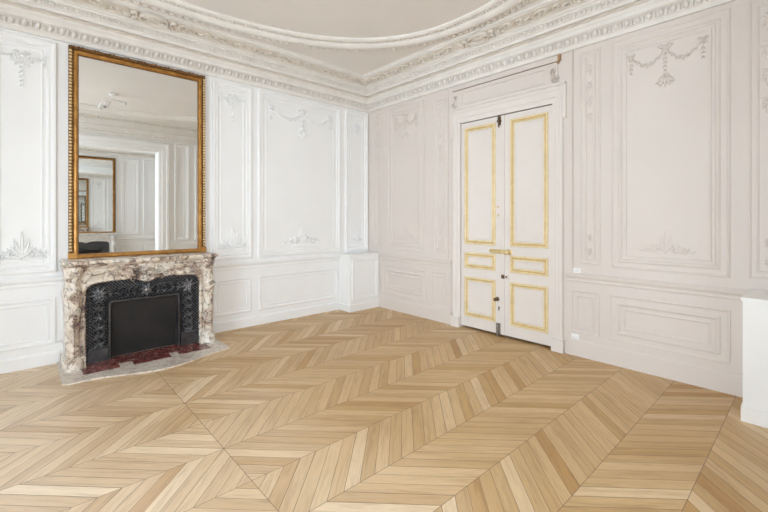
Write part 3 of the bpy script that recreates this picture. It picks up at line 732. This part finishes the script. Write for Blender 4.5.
        mb.add([yy(x, z, d) for z in (0, .115) for d in (.25, .365) for x in (a, c)], [(0, 2, 3, 1), (4, 5, 7, 6), (0, 1, 5, 4), (2, 6, 7, 3), (0, 4, 6, 2), (1, 3, 7, 5)])
        mb.build('jamb_block', mar, root)
    # side cheeks to the wall
    mb = MB()
    for sg in (-1, 1):
        mb = MB(); a, c = sorted((sg*.56, sg*.655)); mb.add([yy(x, z, d) for z in (0, .95) for d in (0, .32) for x in (a, c)], [(0, 2, 3, 1), (4, 5, 7, 6), (0, 1, 5, 4), (2, 6, 7, 3), (0, 4, 6, 2), (1, 3, 7, 5)])
        mb.build('side_cheek', mar, root)
    # cast iron insert
    fx, fz = .30, .565
    mb = MB(); out_ = outline(-.0); rows = []
    inn = []
    for x, z in out_:
        ax = max(-fx, min(fx, x)); az = min(z, fz)
        if abs(x) < ow-.03 and z > .5: az = fz; ax = x*fx/(ow-.085) ; ax = max(-fx, min(fx, ax))
        elif z >= .5: az = fz if z > .72 else min(z, fz); ax = math.copysign(fx, x)
        inn.append((ax, az))
    for t in (0, .04, .08, .5, .92, 1.0):
        dd = {0: .318, .04: .318, .08: .300, .5: .275, .92: .25, 1.0: .25}[t]
        rows.append([yy(a[0]+(b_[0]-a[0])*t, a[1]+(b_[1]-a[1])*t, dd) for a, b_ in zip(out_, inn)])
    mb.grid(rows); ins = mb.build('cast_iron_insert', 'iron_lattice', root)
    mb = MB(); r = .03
    fo = lambda g: [(-fx-g, 0), (-fx-g, .3)]+arc(-fx+r-g, fz-r+g, r, pi, pi/2, 5)+[(0, fz+g)]+arc(fx-r+g, fz-r+g, r, pi/2, 0, 5)+[(fx+g, .3), (fx+g, 0)]
    mb.grid([[yy(x, z, d) for x, z in fo(g)] for g, d in ((0, .20), (0, .268), (.006, .278), (.02, .278), (.026, .268), (.026, .245))]); mb.build('iron_frame', 'iron', ins, True, 40)
    if full:
        mb = MB(); im = lambda x, z, d: yy(x, z, d*1.3+.286)
        for sg in (1, -1):
            xs = sg*.40
            mb.flower(im, xs, .665, .055, .024, 8, .2); mb.flower(im, xs, .665, .028, .03, 5)
            for a in range(8): mb.leaf(im, xs, .665, a*pi/4+.2, .085, .016, .018)
            for z in (.56, .48, .38, .30, .22): mb.scroll(im, xs-.02, z, .03, .016, pi/2, 1.2, 1); mb.scroll(im, xs+.02, z-.02, .03, .016, pi/2, 1.2, -1)
            for z in (.60, .52, .43, .34, .26, .18): 
                for a in (-.5, .5, 2.6, 3.7, 1.57): mb.leaf(im, xs, z, a, .055, .012, .016)
            mb.strip(im, [(xs-.07, .15), (xs+.07, .15)], .008, .014)
            fb = MB(); fb.add([im(x, z, d) for z in (0, .14) for d in (-.03, .012) for x in sorted((sg*.327, sg*.49))], [(0, 2, 3, 1), (4, 5, 7, 6), (0, 1, 5, 4), (2, 6, 7, 3), (0, 4, 6, 2), (1, 3, 7, 5)])
            fb.build('plinth_block', 'iron', ins)
            mb.scroll(im, sg*.12, .665, .04, .02, pi/2, 1.3, -sg); mb.scroll(im, sg*.19, .655, .03, .018, -pi/2, 1.3, sg)
            for t in (.23, .28): mb.leaf(im, sg*t, .66, 0 if sg > 0 else pi, .05, .012, .016)
            mb.strip(im, [(sg*.05, .70), (sg*.16, .715), (sg*.26, .70)], .008, .016)
            for t in (.09, .15, .22, .29): mb.leaf(im, sg*t, .625, pi/2-sg*.8, .05, .011, .016); mb.leaf(im, sg*t, .70, -pi/2+sg*.9, .045, .010, .016)
        mb.flower(im, 0, .665, .05, .03, 7); mb.dome(im, 0, .665, .03, .035, .035, 0, 10)
        for a in range(7): mb.leaf(im, 0, .665, a*2*pi/7+.3, .08, .015, .02)
        mb.build('iron_relief', 'iron_relief', ins, True, 60)
    # shutter: three sliding sheets
    mb = MB()
    for i, (z0, z1, d) in enumerate(((.005, .20, .200), (.19, .385, .222), (.375, .56, .244))):
        mb.add([yy(x, z, dd) for z in (z0, z1) for dd in (d-.008, d) for x in (-fx, fx)], [(0, 2, 3, 1), (4, 5, 7, 6), (0, 1, 5, 4), (2, 6, 7, 3), (0, 4, 6, 2), (1, 3, 7, 5)])
    for z, d in ((.20, .204), (.385, .226)): mb.strip(yy, [(-fx, z), (0, z), (fx, z)], .005, .008, d)
    mb.build('shutter', 'soot', ins)
    # hearth slabs (bow fronted)
    fl = []
    for i in range(33):
        x = -.70+1.40*i/32; t = x/.70
        fl.append((x, .735+.155*max(0, cos((t-.06)*pi/1.55))**1.5-.05*max(0, t-.85)/.15 if abs(t) < .98 else .70))
    low = [(-.70, .02)]+fl+[(.70, .02)]
    mb = MB(); mb.grid([[yy(x, z, d) for x, d in low] for z in (0, .012, )]); n = len(mb.v); k = len(low); mb.f.append(tuple(range(n-k, n)))
    hs = mb.build('hearth_slab', pale, root)
    mb = MB()
    for x0, x1, d1 in ((-.545, -.27, .585), (-.16, .16, .60), (.24, .545, .585), ): mb.add([yy(x, z, d) for z in (.010, .0145) for d in (.40, d1) for x in (x0, x1)], [(0, 2, 3, 1), (4, 5, 7, 6), (0, 1, 5, 4), (2, 6, 7, 3), (0, 4, 6, 2), (1, 3, 7, 5)])
    mb.add([yy(x, z, d) for z in (.010, .0155) for d in (.22, .47) for x in (-.50, .50)], [(0, 2, 3, 1), (4, 5, 7, 6), (0, 1, 5, 4), (2, 6, 7, 3), (0, 4, 6, 2), (1, 3, 7, 5)])
    mb.build('red_inlay', red, hs)
    return root
fireplace('marble_fireplace', -3.225, mapL, 'veined brown and cream marble fireplace with black iron insert against the white wall', 'fireplace', ('marble', 'marble_red', 'marble_pale'))
fireplace('white_fireplace', -2.97, mapF2, 'white fireplace with black hearth seen inside the gilt mirror', 'fireplace', ('marble_white', 'marble_white', 'marble_white'), False)

# ------------------------------------------------------------------ mirrors
def mirror(name, x0, x1, z0, z1, M_, label, full=True):
    root = empty(name, M_((x0+x1)/2, z0, .03), label, 'mirror')
    fw = .082
    mb = MB(); a, c = x0+fw-.012, x1-fw+.012; e = .018 if full else .052    # the second glass leans a little in its frame
    mb.add([M_(x, z, d) for z in (z0+.03, z1-fw+.012) for x, d in ((a, .010), (c, .010), (c, e), (a, .018))], [(0, 1, 2, 3), (4, 5, 6, 7), (0, 1, 5, 4), (1, 2, 6, 5), (2, 3, 7, 6), (3, 0, 4, 7)])
    mb.build('mirror_glass', 'mirror', root)
    P1 = [(0, .004), (0, .045), (.006, .058), (.014, .062), (.022, .058), (.028, .048), (.031, .034), (.036, .034)]
    P2 = [(.036, .034), (.037, .046), (.044, .052), (.058, .054), (.068, .044), (.072, .036)]
    P3 = [(.072, .036), (.078, .030), (.082, .014)]
    def fr(pf, z_lo):
        rows = []
        for o, d in pf: rows.append([M_(x0+o, z_lo, d), M_(x0+o, z1-o, d), M_(x1-o, z1-o, d), M_(x1-o, z_lo, d)])
        return rows
    mb = MB(); mb.grid(fr(P1, z0)); mb.build('outer_frame', 'gold_dark', root, True, 50)
    mb = MB(); mb.grid(fr(P2, z0)); mb.build('inner_frame', 'gold', root, True, 50)
    mb = MB(); mb.grid(fr(P3, z0)); mb.build('sight_edge', 'gold_dark', root)
    mb = MB(); pf = [(z0, .004), (z0, .050), (z0+.010, .054), (z0+.026, .050), (z0+.036, .035), (z0+.040, .014)]
    mb.grid([[M_(x0+.06, z, d), M_(x1-.06, z, d)] for z, d in pf]); mb.build('bottom_rail', 'gold', root)
    for sg, e in ((1, x0), (-1, x1)):                   # feet of the upright mouldings
        a, c = sorted((e-sg*.004, e+sg*.066)); mb = MB(); mb.mbox(M_, a, c, z0, z0+.055, .004, .070)
        mb.build('frame_foot', 'gold', root)
    if full:
        n = int((z1-z0-.1)/.032)
        for e in (x0+.015, x1-.015):
            mb = MB()
            for i in range(n): mb.dome(M_, e, z0+.08+i*.032, .015, .0155, .016, .5, 8, .052)
            mb.build('carved_upright', 'gold_light', root, True)
        mb = MB(); n = int((x1-x0-.05)/.032)
        for i in range(n):
            x = x0+.03+i*.032; mb.dome(M_, x, z1-.013, .012, .008, .010, 0, 6, .056)
            if i % 2: mb.leaf(M_, x, z1-.012, .4 if i % 4 == 1 else 2.7, .03, .007, .012, 0, .056)
        mb.build('carved_top', 'gold_dark', root, True)
        for xx, r in ((0, .03), (.35, .02), (-.35, .02), ((x0-x1)/2+.03, .026), ((x1-x0)/2-.03, .026)):
            mb = MB(); mb.flower(M_, (x0+x1)/2+xx, z1-.022, r, .018, 6, 0, .055); mb.build('frame_rosette', 'gold_dark', root, True)
    return root
mirror('gilt_mirror', -3.838, -2.563, 1.003, 3.088, mapL, 'tall gilt framed mirror on the brown veined marble mantel')
mirror('gilt_mirror', -3.60, -2.29, 1.003, 3.04, mapF2, 'smaller looking gilt mirror over the white fireplace, seen reflected', False)

# ------------------------------------------------------------------ boxed plinths
def plinth(name, x0, x1, y0, y1, label, panel_front):
    root = empty(name, ((x0+x1)/2, (y0+y1)/2, 0), label, 'boxed-in cabinet')
    mb = MB(); mb.box(x0+.012, x1, y0+.012, y1, 0.0, .832); mb.build('body', 'gloss', root)
    mb = MB(); mb.box(x0-.002, x1, y0-.002, y1, .832, .852); mb.build('top', 'gloss', root)
    mb = MB(); mb.box(x0, x1, y0, y1, 0, .10); mb.run(lambda s, z, d: (s, y0+.012-d, z), x0+.002, x1, [(0, .10), (.012, .10), (0, .112)]); mb.build('skirting', 'gloss', root)
    return root
p = plinth('boxed_plinth', -.590, -.002, -.285, -.002, 'white panelled box cabinet in the corner between the white and greige walls', True)
g = lambda s, z, d: (s, -.273-d, z)
mb = MB(); mb.frame(g, -.545, -.03, .165, .775, [(0, 0), (0, .008), (.006, .014), (.018, .014), (.028, .004), (.040, .002), (.044, .008), (.052, .006), (.056, 0)]); mb.build('front_panel', 'gloss', p)
root = empty('radiator_casing', (-.25, -4.79, 0), 'plain white boxed casing standing against the greige wall near the dado panels', 'boxed-in cabinet')
mb = MB(); mb.box(-.487, -.002, RY+.002, -4.605, 0, .828); mb.build('body', 'gloss', root)
mb = MB(); mb.box(-.497, -.002, RY+.002, -4.597, .828, .852); mb.build('top', 'gloss', root)
mb = MB(); mb.box(-.50, -.002, RY+.002, -4.596, 0, .10); mb.build('skirting', 'gloss', root)

# ------------------------------------------------------------------ switch, socket, ceiling spots
def plate(name, y, z, w, h, label, cat, kind):
    root = empty(name, (0, y, z), label, cat); mb = MB()
    mb.mbox(mapR, y-w/2, y+w/2, z-h/2, z+h/2, 0, .008); mb.frame(mapR, y-w/2+.006, y+w/2-.006, z-h/2+.006, z+h/2-.006, [(0, .008), (.004, .011), (.008, .011)]); mb.build('plate', 'plastic', root)
    mb = MB()
    if kind == 'switch':
        for q in (-.016, .016): mb.mbox(mapR, y+q-.014, y+q+.014, z-.016, z+.016, .008, .014)
        mb.build('rocker', 'plastic', root)
    else:
        for q in (-.017, .017): mb.dome(mapR, y+q, z, .013, .013, .003, 0, 16, .009)
        mb.build('socket_well', 'plastic', root)
plate('light_switch', -3.305, .868, .078, .050, 'white double light switch on the greige wall above the chair rail, right of door', 'light switch', 'switch')
plate('power_socket', -3.287, .192, .078, .052, 'white double power socket low on the greige wall beside the door frame', 'socket', 'socket')

sp = empty('ceiling_spotlight', (-3.02, -3.10, H), 'white cluster of ceiling spotlights seen reflected in the mirror', 'ceiling light')
mb = MB(); mb.tube([(-3.05, -3.10, H-.001), (-3.05, -3.10, H-.03)], .06, 20); mb.tube([(-3.05, -3.10, H-.03), (-3.05, -3.10, H-.11)], .012, 8)
mb.tube([(-3.17, -3.14, H-.11), (-2.96, -3.07, H-.11)], .011, 8); mb.build('canopy', 'plastic', sp, True)
for (x, y, z, dx, dy, dz) in ((-2.99, -3.08, H-.13, .12, .03, -.02), (-3.10, -3.12, H-.15, -.06, .05, -.10), (-3.17, -3.15, H-.14, -.05, -.03, -.13)):
    mb = MB(); mb.tube([(x, y, z), (x+dx*.1, y+dy*.1, z+dz*.1), (x+dx, y+dy, z+dz)], [.026, .032, .036], 16); h_ = mb.build('spot_head', 'plastic', sp, True)
    mb = MB(); mb.tube([(x+dx, y+dy, z+dz), (x+dx*1.03, y+dy*1.03, z+dz*1.03)], .029, 16); mb.build('lens', 'lens', h_)
